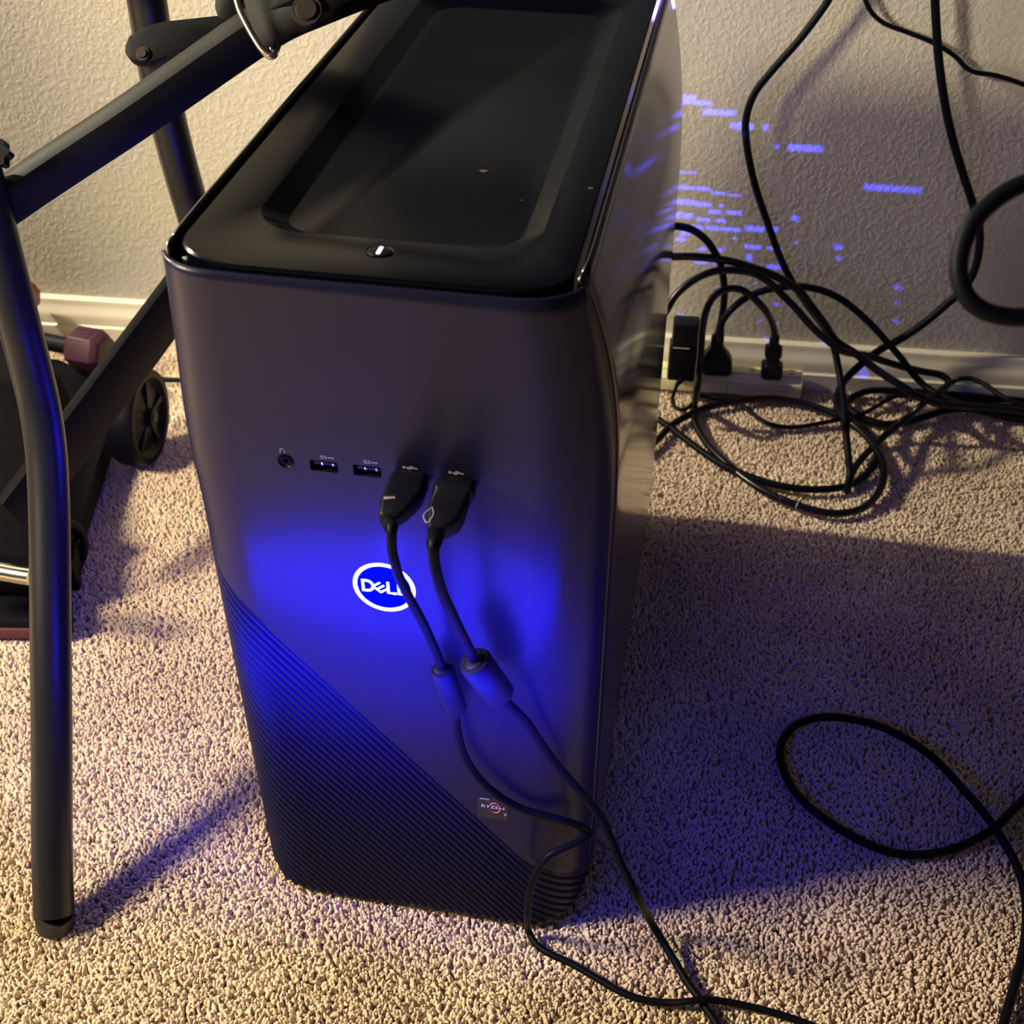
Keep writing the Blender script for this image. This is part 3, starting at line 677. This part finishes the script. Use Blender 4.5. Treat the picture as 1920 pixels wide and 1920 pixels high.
cord([(1735, -950, .03), (1738, -400, .025), (1745, -90, .02), (1752, -20, .02), (1755, 40, .02), (1760, 110, .02), (1771, 190, .02), (1786, 260, .02), (1807, 330, .02), (1825, 385, .02), (1835, 420, .02), (1837, 450, .021), (1832, 490, .022), (1818, 525, .024), (1798, 550, .026), (1770, 575, .028), (1738, 602, .03), (1690, 635, .034), (1650, 656, .04), (1618, 680, .05), (1594, 702, .06), (1578, 722, .08), (1570, 745, .10), (1572, 768, .12), (1590, 790, .14)],
     0.0031, 'thickest black cord hanging from the top right and sweeping down left to the carpet')
cord([(1560, -950, .03), (1575, -400, .02), (1600, -60, .012), (1618, -12, .012), (1632, 20, .012), (1655, 42, .012), (1700, 60, .012), (1745, 78, .012), (1790, 105, .012), (1813, 128, .012), (1830, 136, .012), (1860, 140, .012), (1890, 148, .012), (1930, 163, .012), (1990, 190, .012)],
     0.0017, 'thin black wire crossing the upper right of the wall')
cord([(1150, 540, .16), (1190, 488, .14), (1222, 478, .12), (1258, 481, .10), (1295, 481, .08), (1332, 484, .07), (1370, 490, .06), (1408, 501, .055), (1445, 514, .05), (1473, 528, .05), (1501, 548, .05), (1522, 575, .055), (1546, 607, .06), (1568, 640, .065), (1600, 660, .07), (1626, 680, .075), (1656, 702, .085), (1688, 722, .095), (1720, 742, .10), (1760, 757, .10), (1810, 761, .10), (1870, 766, .10), (1925, 773, .10), (1990, 780, .1)],
     0.0031, 'black cord leaving the tower back and arching right over the other cords', 'cable_gloss')
cord([(1190, 690, .10), (1225, 625, .10), (1252, 578, .09), (1267, 554, .085), (1295, 529, .08), (1323, 514, .075), (1351, 507, .07), (1389, 508, .065), (1417, 514, .06), (1445, 531, .06), (1464, 550, .06), (1492, 578, .065), (1520, 610, .07), (1548, 636, .075), (1575, 656, .08), (1629, 668, .06), (1663, 679, .055), (1705, 691, .05), (1732, 697, .05), (1766, 704, .05), (1779, 716, .055), (1764, 732, .07), (1743, 745, .09), (1721, 766, .1), (1698, 785, .1), (1675, 803, .1), (1640, 835, .1), (1617, 858, .1), (1599, 883, .1), (1590, 908, .1)],
     0.0029, 'glossy black cord arching over the adapter and ending in a diagonal on the carpet', 'cable_gloss')
cord([(1234, 786, None), (1265, 808, None), (1315, 846, None), (1365, 877, None), (1411, 896, None), (1469, 912, None), (1527, 918, None), (1585, 912, None), (1615, 897, None), (1638, 870, None), (1643, 842, None), (1625, 812, None), (1604, 792, None), (1588, 778, None)],
     0.0028, 'inner black cord of the big floor loop, nearly flat on the carpet')
cord([(1375, 748, None), (1392, 761, None), (1419, 782, None), (1450, 797, None), (1488, 801, None), (1546, 792, None), (1585, 784, None), (1623, 773, None), (1662, 751, None), (1689, 741, None), (1725, 740, None), (1790, 748, None), (1860, 757, None), (1930, 766, None)],
     0.0018, 'thin black cord weaving through the middle of the floor loops')
cord([(1594, 790, None), (1584, 770, None), (1594, 748, None), (1615, 737, None), (1640, 732, None), (1686, 733, None), (1755, 737, None), (1824, 743, None), (1922, 752, None), (2000, 758, None)],
     0.0028, 'black cord lying closest along the baseboard at far right')
cord([(1584, 758, None), (1604, 776, None), (1629, 789, None), (1663, 796, None), (1698, 791, None), (1732, 782, None), (1778, 768, None), (1824, 767, None), (1870, 778, None), (1922, 788, None), (2000, 800, None)],
     0.0031, 'front cord of the bundle running out at the right edge')
cord([(1740, 745, .08), (1764, 737, .06), (1780, 721, .05), (1798, 711, .05), (1820, 710, .05), (1848, 722, .06), (1882, 745, .08), (1925, 762, .09), (1990, 772, .09)],
     0.0020, 'thin black cord humped against the baseboard at far right')
cord([(1351, 640, .055), (1354, 604, .06), (1370, 582, .06), (1389, 565, .055), (1417, 550, .05), (1454, 540, .045), (1482, 537, .042), (1511, 538, .04), (1548, 547, .04), (1580, 563, .04), (1608, 585, .042), (1635, 610, .045), (1662, 640, .05), (1690, 672, .055), (1715, 705, .06), (1740, 728, .07), (1780, 748, .09), (1840, 770, .1), (1925, 782, .1), (1990, 790, .1)],
     0.0028, 'black cord arching off the middle plug down to the right corner bundle')

# ------------------------------------------------------------------ power strip with adapter and plugs
strip = thing('power_strip', 'cream power strip on the carpet against the baseboard', 'power strip')
pa, pb_ = at_z(1215, 708, 0.018), at_z(1503, 724, 0.018)
sd = WD.copy(); sn = Vector((sd.y, -sd.x, 0)); SW = 0.0240; UL = 0.185
fr = at_z(1504, 724, 0.014)                    # front top edge, right end
org = Vector((fr.x, fr.y, 0)); org += WN*(0.0172+SW-(org-WA).dot(WN))
def S(u, v, z): return org - sd*u - sn*v + Vector((0, 0, z))       # u leftwards, v towards wall
rotS = Matrix((sd, -sn, Z_)).transposed()
def strip_part(name, prof_, u0, u1, m, bev, **kw):
    bm = bmesh.new(); prism(bm, [S(u0, v, z) for v, z in prof_], -sd*(u1-u0)); bmesh.ops.recalc_face_normals(bm, faces=bm.faces)
    bmesh.ops.bevel(bm, geom=list(bm.edges), offset=bev, segments=3, profile=.5, affect='EDGES'); return link_bm(name, bm, m, strip, angle=35, **kw)
strip_part('strip_base', [(0, 0), (0, 0.0130), (SW, 0.0130), (SW, 0)], 0, UL, 'cream', .0012)
strip_part('strip_cover', [(-0.0004, 0.0134), (0.0075, 0.0205), (0.0085, 0.0208), (SW-.002, 0.0208), (SW, 0.0134)], -0.0004, UL, 'cream', .0012)
bm = bmesh.new(); add_box(bm, S(UL/2, SW/2, 0.0132), (UL-.002, SW-0.0012, 0.0016), rotS); link_bm('strip_seam', bm, 'cream_seam', strip, smooth=False, label='dark joint line around the strip')
bm = bmesh.new(); add_box(bm, S(UL/2, 0.0078, 0.02075), (UL-.004, 0.0004, 0.0004), rotS); link_bm('strip_seam', bm, 'cream_seam', strip, smooth=False)
for u in (0.074, 0.142, 0.168):
    bm = bmesh.new(); add_box(bm, S(u, -0.0001, 0.0065), (0.0004, 0.0003, 0.012), rotS); add_box(bm, S(u, SW/2+.004, 0.0208), (0.0004, SW*0.55, 0.0003), rotS); link_bm('strip_seam', bm, 'cream_seam', strip, smooth=False)
for u in (0.022, 0.062):
    bm = bmesh.new()
    for dv in (-0.003, 0.003): add_box(bm, S(u-0.012, SW/2+.004+dv, 0.0209), (0.0055, 0.0013, 0.0004), rotS)
    link_bm('outlet', bm, 'dark', strip, smooth=False)
# adapter: a thing of its own, standing in the strip
adapter = thing('power_adapter', 'tall black adapter brick plugged upright into the left of the strip', 'adapter')
a0 = at_wall(1277, 704, 0.044); a1 = at_wall(1288, 600, 0.044)
upA = (a1-a0).normalized(); rotA = axes(WD, upA)
LA = (a1-a0).length
def A_(t, dx=0, dy=0): return a0.lerp(a1, t)+rotA.col[0]*dx+rotA.col[1]*dy
bm = bmesh.new(); add_box(bm, A_(0.30), (0.0285, 0.022, LA*0.62), rotA, bevel=0.003); link_bm('adapter_body', bm, 'black', adapter)
bm = bmesh.new(); add_box(bm, A_(0.80), (0.0255, 0.020, LA*0.40), rotA, bevel=0.0025); link_bm('adapter_cap', bm, 'plug', adapter, label='slightly narrower dark grey upper half')
bm = bmesh.new(); add_box(bm, A_(0.60, -0.003, -0.0111), (0.016, 0.0004, 0.0007), rotA); link_bm('adapter_edge', bm, 'print', adapter, smooth=False, label='thin pale edge line')
bm = bmesh.new(); q0 = A_(0.03, 0, -0.011); q1 = at_wall(1269, 722, 0.062); ribbed_relief(bm, q0, q1, 0.0034, 0.0022); link_bm('strain_relief', bm, 'plug', adapter, angle=50)
P = [q1, at_wall(1265, 734, .068), at_z(1261, 748, .006), at_z(1266, 763, .003), at_z(1279, 769, .003), at_z(1293, 762, .003), at_z(1302, 748, .004), at_z(1312, 742, .004), at_z(1340, 748, .003), at_z(1375, 750, .002)]
tube('cord', P, 0.0019, 'cable', adapter)
# middle plug and right plug
def plug_up(pt, pb, wid, dep, name_parent, m='plug', steps=None):
    b0 = Vector(pb); b1 = Vector(pt); up = (b1-b0).normalized(); rot = axes(WD, up); L_ = (b1-b0).length
    bm = bmesh.new(); rings = []
    for t, hw, hd in steps:
        c_ = b0.lerp(b1, t); rings.append([bm.verts.new(c_+rot.col[0]*a+rot.col[1]*b) for a, b in rrect(2*hw*wid, 2*hd*dep, min(hw*wid, hd*dep)*.5, 3)])
    m2 = len(rings[0])
    for a, b in zip(rings[:-1], rings[1:]):
        for i in range(m2): bm.faces.new((a[i], a[(i+1) % m2], b[(i+1) % m2], b[i]))
    bm.faces.new(rings[0][::-1]); bm.faces.new(rings[-1]); return link_bm('plug', bm, m, name_parent, angle=35)
mp = thing('plugged_power_cable', 'black cord with a wide moulded plug in the middle of the strip', 'cord')
plug_up(at_wall(1345, 628, .034), at_wall(1343, 694, .031), 0.0155, 0.0105, mp, steps=[(0, .9, .9), (.05, 1, 1), (.30, 1.0, 1), (.42, .88, .9), (.62, .52, .6), (.70, .42, .5), (.95, .36, .4), (1, .25, .3)])
P = [(1346, 634, .034), (1348, 618, .036), (1353, 597, .042), (1357, 569, .05), (1358, 541, .057), (1353, 503, .06), (1346, 484, .065), (1332, 460, .07), (1314, 441, .08), (1291, 428, .09), (1263, 424, .10), (1225, 432, .12), (1190, 470, .14), (1170, 520, .15)]
tube('cord', [at_wall(*p) for p in P], 0.0034, 'cable', mp, n=12)
rp = thing('plugged_power_cable', 'black cord with narrow stepped plug at the strip right end, feeding the floor loop', 'cord')
plug_up(at_wall(1453, 627, .034), at_wall(1446, 703, .031), 0.0105, 0.009, rp, steps=[(0, .95, .95), (.03, 1, 1), (.26, 1, 1), (.32, .66, .7), (.50, .64, .66), (.51, .80, .75), (.68, .80, .75), (.69, .50, .5), (.97, .42, .42), (1, .30, .3)])
P = [(1453, 632, .034), (1452, 622, .035), (1446, 602, .042), (1430, 576, .057), (1407, 554, .06), (1389, 543, .062), (1370, 541, .065), (1351, 546, .07), (1336, 559, .075), (1325, 580, .08), (1317, 616, .085), (1314, 662, .092), (1310, 700, .10), (1306, 737, .11)]
Pf = [(1302, 760), (1303, 790), (1314, 815), (1337, 845), (1380, 884), (1419, 912), (1465, 936), (1527, 957), (1573, 963), (1615, 954), (1640, 934), (1656, 902), (1656, 870), (1640, 838), (1617, 811), (1585, 786), (1527, 762), (1469, 749), (1411, 748), (1353, 758), (1307, 771), (1257, 799), (1234, 823), (1205, 850)]
tube('cord', [at_wall(*p) for p in P]+[at_z(x, y, 0.0046 if 10 < i < 19 else 0.003) for i, (x, y) in enumerate(Pf)], 0.0035, 'cable_gloss', rp, n=12)
for x, y in ((1465, 936), (1495, 948)):
    a = at_z(x, y, 0.003); d = (at_z(1527, 957, .003)-at_z(1465, 936, .003)).normalized(); bm = bmesh.new(); add_cyl(bm, a-d*.0006, a+d*.0006, 0.0034, n=20); link_bm('tape_ring', bm, 'faint_print', rp, label='pale tape ring')
tube('power_cable', [at_z(290, 707, .004), at_z(305, 711, .004), at_z(345, 713, .004), at_z(420, 716, .004), at_z(560, 722, .004), at_z(700, 740, .004)], 0.0026, 'cable', label='short length of black cord behind the wheel, left of the tower', cat='cord')

# ------------------------------------------------------------------ exercise frame at left
frame = thing('exercise_frame', 'black tubular exercise frame leg and slanting bar standing left of the tower', 'exercise frame')
ft = at_z(102, 1728, 0.0)
D0 = (ft-CAM).dot(_f)
leg = [(101, 1712, D0-.006), (98, 1600, D0-.008), (97, 1400, D0-.010), (95, 1200, D0-.012), (93, 1000, D0-.012), (91, 920, D0-.013), (86, 840, D0-.016), (73, 755, D0-.022), (55, 680, D0-.032), (34, 600, D0-.045), (8, 500, D0-.060), (-18, 400, D0-.075), (-44, 300, D0-.09), (-75, 180, D0-.11), (-115, 20, D0-.13)]
tube('leg_tube', [at_d(*p) for p in leg], 0.0125, 'tube', frame, n=32, k=8)
bm = bmesh.new(); a = at_d(101, 1700, D0-.006); add_cyl(bm, Vector((ft.x, ft.y, -0.003)), Vector((ft.x, ft.y, 0)).lerp(a, .55), 0.0118, 0.0121, n=32); link_bm('rubber_foot', bm, 'foot', frame)
# slanting bar: rounded rectangular section with a soft edge facing the room
DB = 0.735
bar = [(-60, 420, DB), (0, 386, DB), (60, 345, DB-.002), (150, 285, DB-.006), (235, 229, DB-.01), (320, 170, DB-.013), (400, 114, DB-.016), (470, 66, DB-.02), (530, 30, DB-.022), (600, 0, DB-.025), (680, -32, DB-.03), (800, -75, DB-.035), (940, -125, DB-.045)]
tube('slanting_bar', [at_d(*p) for p in bar], 0.012, 'tube2', frame, prof=rrect(0.0200, 0.0255, 0.0065, 2), up=(0.25, 0, 1))
# rear tube
tube('rear_tube', [at_d(262, -60, .80), at_d(275, 0, .81), at_d(290, 100, .84), at_d(309, 200, .87), at_d(334, 300, .90), at_d(360, 390, .93), at_d(395, 500, .96), at_d(430, 620, 1.0)], 0.0128, 'tube', frame, n=32)
# link plate and pivot
nv = -_f
def plate(pix, d, th, name, m, parent=frame, **kw):
    bm = bmesh.new(); prism(bm, [at_d(x, y, d) for x, y in pix], nv*th); es = [e for e in bm.edges]
    bmesh.ops.bevel(bm, geom=es, offset=0.0008, segments=2, profile=.5, affect='EDGES'); return link_bm(name, bm, m, parent, angle=50, **kw)
lk = plate([(244, 95), (250, 80), (262, 71), (290, 58), (318, 52), (420, 41), (450, 40), (450, 75), (400, 98), (345, 107), (328, 109), (318, 119), (290, 128), (262, 126), (250, 120), (243, 108)], 0.775, 0.010, 'link_plate', 'tube2')
bm = bmesh.new(); c0 = at_d(268, 102, 0.765); add_cyl(bm, c0, c0+nv*0.0015, 0.0045, 0.0042, n=24); add_cyl(bm, c0+nv*.0015, c0+nv*0.0028, 0.0030, 0.0026, n=24); link_bm('pivot_bolt', bm, 'rust', lk)
plate([(414, -40), (412, 10), (412, 30), (418, 48), (430, 55), (450, 50), (462, 20), (470, -40)], 0.73, 0.012, 'knuckle', 'tube2')
plate([(452, -30), (478, 60), (490, 92), (499, 105), (510, 110), (520, 106), (525, 97), (525, 85), (540, 74), (550, 67), (566, 60), (590, 48), (640, 30), (700, 2), (700, -50)], 0.712, 0.012, 'pivot_plate', 'tube2')
bm = bmesh.new(); c0 = at_d(576, 21, 0.699); add_cyl(bm, c0, c0+nv*0.002, 0.0088, 0.0084, n=32); add_cyl(bm, c0+nv*.002, c0+nv*0.0035, 0.0062, 0.0056, n=32); link_bm('pivot_bolt', bm, 'rust', frame, label='rusty brown round bolt head')
bm = bmesh.new(); bmesh.ops.create_icosphere(bm, subdivisions=2, radius=0.0010, matrix=Matrix.Translation(at_d(508, 91, 0.6990))); link_bm('pin', bm, 'contact', frame, label='tiny bright pin')
tube('hook', [at_d(x, y, d) for x, y, d in ((440, -30, .69), (443, -5, .69), (450, 20, .69), (462, 45, .69), (477, 72, .69), (491, 93, .69), (502, 103, .69), (509, 106, .69), (514, 104, .692), (516, 99, .696))], 0.0019, 'brass', frame, n=14, label='bright bent metal hook')
bm = bmesh.new(); kc = at_d(-2, 292, 0.70); pts = []
for i in range(48):
    a = 2*math.pi*i/48; r_ = 0.0078*(1+0.13*math.cos(7*a)); pts.append(kc+_r2*r_*math.cos(a)+_u2*r_*math.sin(a))
prism(bm, pts, nv*0.008); link_bm('knob', bm, 'black', frame, angle=60, label='black scalloped knob')

# ------------------------------------------------------------------ wheeled bench base behind the leg
bench = thing('bench_base', 'low black wheeled bench base with grey-edged arm on the carpet behind the tube leg', 'bench')
# arm: deep flat bar from base up to the right behind the tower
a0_, a1_ = at_d(60, 925, .955), at_d(372, 505, 1.045)
bm = bmesh.new(); sweep(bm, [a0_-(a1_-a0_)*.1, a0_.lerp(a1_, .5), a1_], rrect(0.009, 0.044, 0.0012, 2), up=(0, 0, 1)); link_bm('arm', bm, 'tube2', bench, angle=30)
def wheel(c_, R_, axis, wid, parent):
    ax = Vector(axis).normalized(); q = ax.to_track_quat('Z', 'Y').to_matrix(); bm = bmesh.new()
    prof_ = [(0.0, .62*wid), (.18, .62*wid), (.20, .40*wid), (.70, .28*wid), (.78, .40*wid), (.82, .5*wid), (.95, .5*wid), (1.0, .36*wid), (1.0, -.36*wid), (.95, -.5*wid), (0.0, -.5*wid)]
    rings = []; n = 48
    for r_, h in prof_:
        if r_ == 0: rings.append([bm.verts.new(Vector(c_)+q @ Vector((0, 0, h)))]); continue
        rings.append([bm.verts.new(Vector(c_)+q @ Vector((R_*r_*math.cos(2*math.pi*i/n), R_*r_*math.sin(2*math.pi*i/n), h))) for i in range(n)])
    for a, b in zip(rings[:-1], rings[1:]):
        for i in range(n):
            if len(a) == 1: bm.faces.new((a[0], b[i], b[(i+1) % n]))
            elif len(b) == 1: bm.faces.new((a[i], a[(i+1) % n], b[0]))
            else: bm.faces.new((a[i], a[(i+1) % n], b[(i+1) % n], b[i]))
    o = link_bm('wheel', bm, 'tyre', parent, angle=35)
    for k in range(5):
        bm = bmesh.new(); d = q @ Vector((math.cos(k*1.2566), math.sin(k*1.2566), 0)); add_box(bm, Vector(c_)+d*R_*.48+ax*wid*.36, (R_*.56, R_*.13, wid*.14), axes(d, ax), bevel=0.0008); link_bm('spoke', bm, 'tyre', o)
    bm = bmesh.new(); add_cyl(bm, Vector(c_)+ax*wid*.6, Vector(c_)+ax*wid*.66, R_*.12, R_*.10, n=20); link_bm('hub_cap', bm, 'rust', o)
    return o
wc = at_z(262, 868, 0.0); wheel((wc.x+.002, wc.y+.012, 0.0450), 0.0455, (1, 0.05, 0), 0.026, bench)
wc2 = at_z(118, 1120, 0.0); wheel((wc2.x-.012, wc2.y+.02, 0.030), 0.031, (1, -0.35, 0), 0.022, bench)
# deck slab
def slab(pix, z0, z1, name, m, parent, bev=0.003):
    bm = bmesh.new(); prism(bm, [Vector((*at_z(x, y, z1).xy, z0)) for x, y in pix], (0, 0, z1-z0)); bmesh.ops.bevel(bm, geom=list(bm.edges), offset=bev, segments=2, profile=.5, affect='EDGES')
    return link_bm(name, bm, m, parent, angle=40)
slab([(-230, 640), (110, 672), (214, 715), (205, 800), (146, 960), (140, 1070), (-220, 1060)], 0.006, 0.030, 'deck', 'vinyl', bench)
slab([(-230, 600), (36, 624), (66, 700), (62, 1040), (-260, 1020)], 0.030, 0.075, 'seat_pad', 'vinyl', bench, 0.009)
slab([(-260, 1105), (130, 1112), (132, 1165), (-260, 1160)], 0.006, 0.020, 'front_rail', 'tube2', bench, .002)
slab([(-260, 1165), (120, 1172), (122, 1182), (-260, 1176)], 0.001, 0.012, 'front_strip', 'red_strip', bench, .002)
tube('handle', [at_d(-160, 1062, .93), at_d(-60, 1064, .92), at_d(0, 1071, .915), at_d(40, 1078, .912), at_d(60, 1081, .91)], 0.0068, 'chrome', bench, n=24, label='shiny chrome crossbar')

# unseen bench back and posts, added at left to shade carpet beside the tower
bm = bmesh.new(); add_box(bm, (-0.60, 0.270, 0.36), (0.06, 0.32, 0.62), bevel=0.02); link_bm('added_bench_back', bm, 'vinyl', bench)
for y in (0.16, 0.38):
    bm = bmesh.new(); add_box(bm, (-0.60, y, 0.035), (0.04, 0.04, 0.08), bevel=0.004); link_bm('added_back_post', bm, 'tube2', bench)
# added unseen worktop, darkens the reflection in the tower's top; cords reach it
unseen_desk = thing('unseen_desk', 'plain grey worktop added unseen over the tower to darken the reflection in its black top', 'unseen_desk')
bm = bmesh.new(); add_box(bm, (0.62, 0.37, 0.775), (1.40, 0.50, 0.025), Matrix.Rotation(WROT, 3, 'Z'), bevel=0.002); link_bm('desk_top', bm, 'unseen_desk', unseen_desk)
bm = bmesh.new(); add_box(bm, (0.62, 0.612, 0.615), (1.34, 0.018, 0.29), Matrix.Rotation(WROT, 3, 'Z'), bevel=0.001); link_bm('back_panel', bm, 'unseen_desk', unseen_desk)
for x, y in ((1.26, 0.20), (1.26, 0.64)):
    bm = bmesh.new(); add_box(bm, (x, y, 0.38), (0.04, 0.04, 0.77), bevel=0.003); link_bm('leg', bm, 'unseen_desk', unseen_desk)
# dumbbells with six-sided heads
def dumbbell(name_label, m, c_, ax, R_, Lh, Lbar, cat='dumbbell'):
    t = thing('dumbbell', name_label, cat); ax = Vector(ax).normalized(); rot = axes(ax)
    for sg in (1, -1):
        bm = bmesh.new(); rings = []
        for s, k in ((0.0, .55), (0.06, .72), (.18, 1.0), (.80, 1.0), (.96, .84), (1.0, .74)):
            cc = Vector(c_)+ax*sg*(Lbar/2+s*Lh); rings.append([bm.verts.new(cc+rot.col[1]*R_*k*math.cos(math.radians(60*i))+rot.col[2]*R_*k*math.sin(math.radians(60*i))) for i in range(6)])
        for a, b in zip(rings[:-1], rings[1:]):
            for i in range(6): bm.faces.new((a[i], a[(i+1) % 6], b[(i+1) % 6], b[i]))
        bm.faces.new(rings[0]); bm.faces.new(rings[-1]); bmesh.ops.recalc_face_normals(bm, faces=bm.faces)
        bmesh.ops.bevel(bm, geom=list(bm.edges), offset=0.0009, segments=2, profile=.5, affect='EDGES'); h = link_bm('weight_head', bm, m, t, angle=30)
        if sg > 0:
            for j in range(3):
                bm = bmesh.new(); add_box(bm, Vector(c_)+ax*(Lbar/2+Lh*.47)+rot.col[2]*R_*.868+rot.col[1]*(-R_*.32+j*R_*.30), (Lh*.46, R_*.10, 0.0016), rot, bevel=.0004); link_bm('embossed_mark', bm, m, h)
    bm = bmesh.new(); add_cyl(bm, Vector(c_)-ax*(Lbar/2+.004), Vector(c_)+ax*(Lbar/2+.004), 0.0085, n=20); link_bm('grip', bm, 'tube2', t, label='dark metal grip')
    return t
dh = at_z(166, 656, 0.050); dax = Vector((1, -0.14, 0)).normalized()
dumbbell('maroon six-sided dumbbell resting on the black base behind the leg', 'maroon', dh-dax*0.068, dax, 0.0225, 0.042, 0.095)
do = at_wall(66, 557, 0.035); dumbbell('orange-red six-sided dumbbell mostly hidden behind the tube leg', 'orange', do-Vector((.075, 0, 0)), (1, 0, 0), 0.0165, 0.030, 0.09)
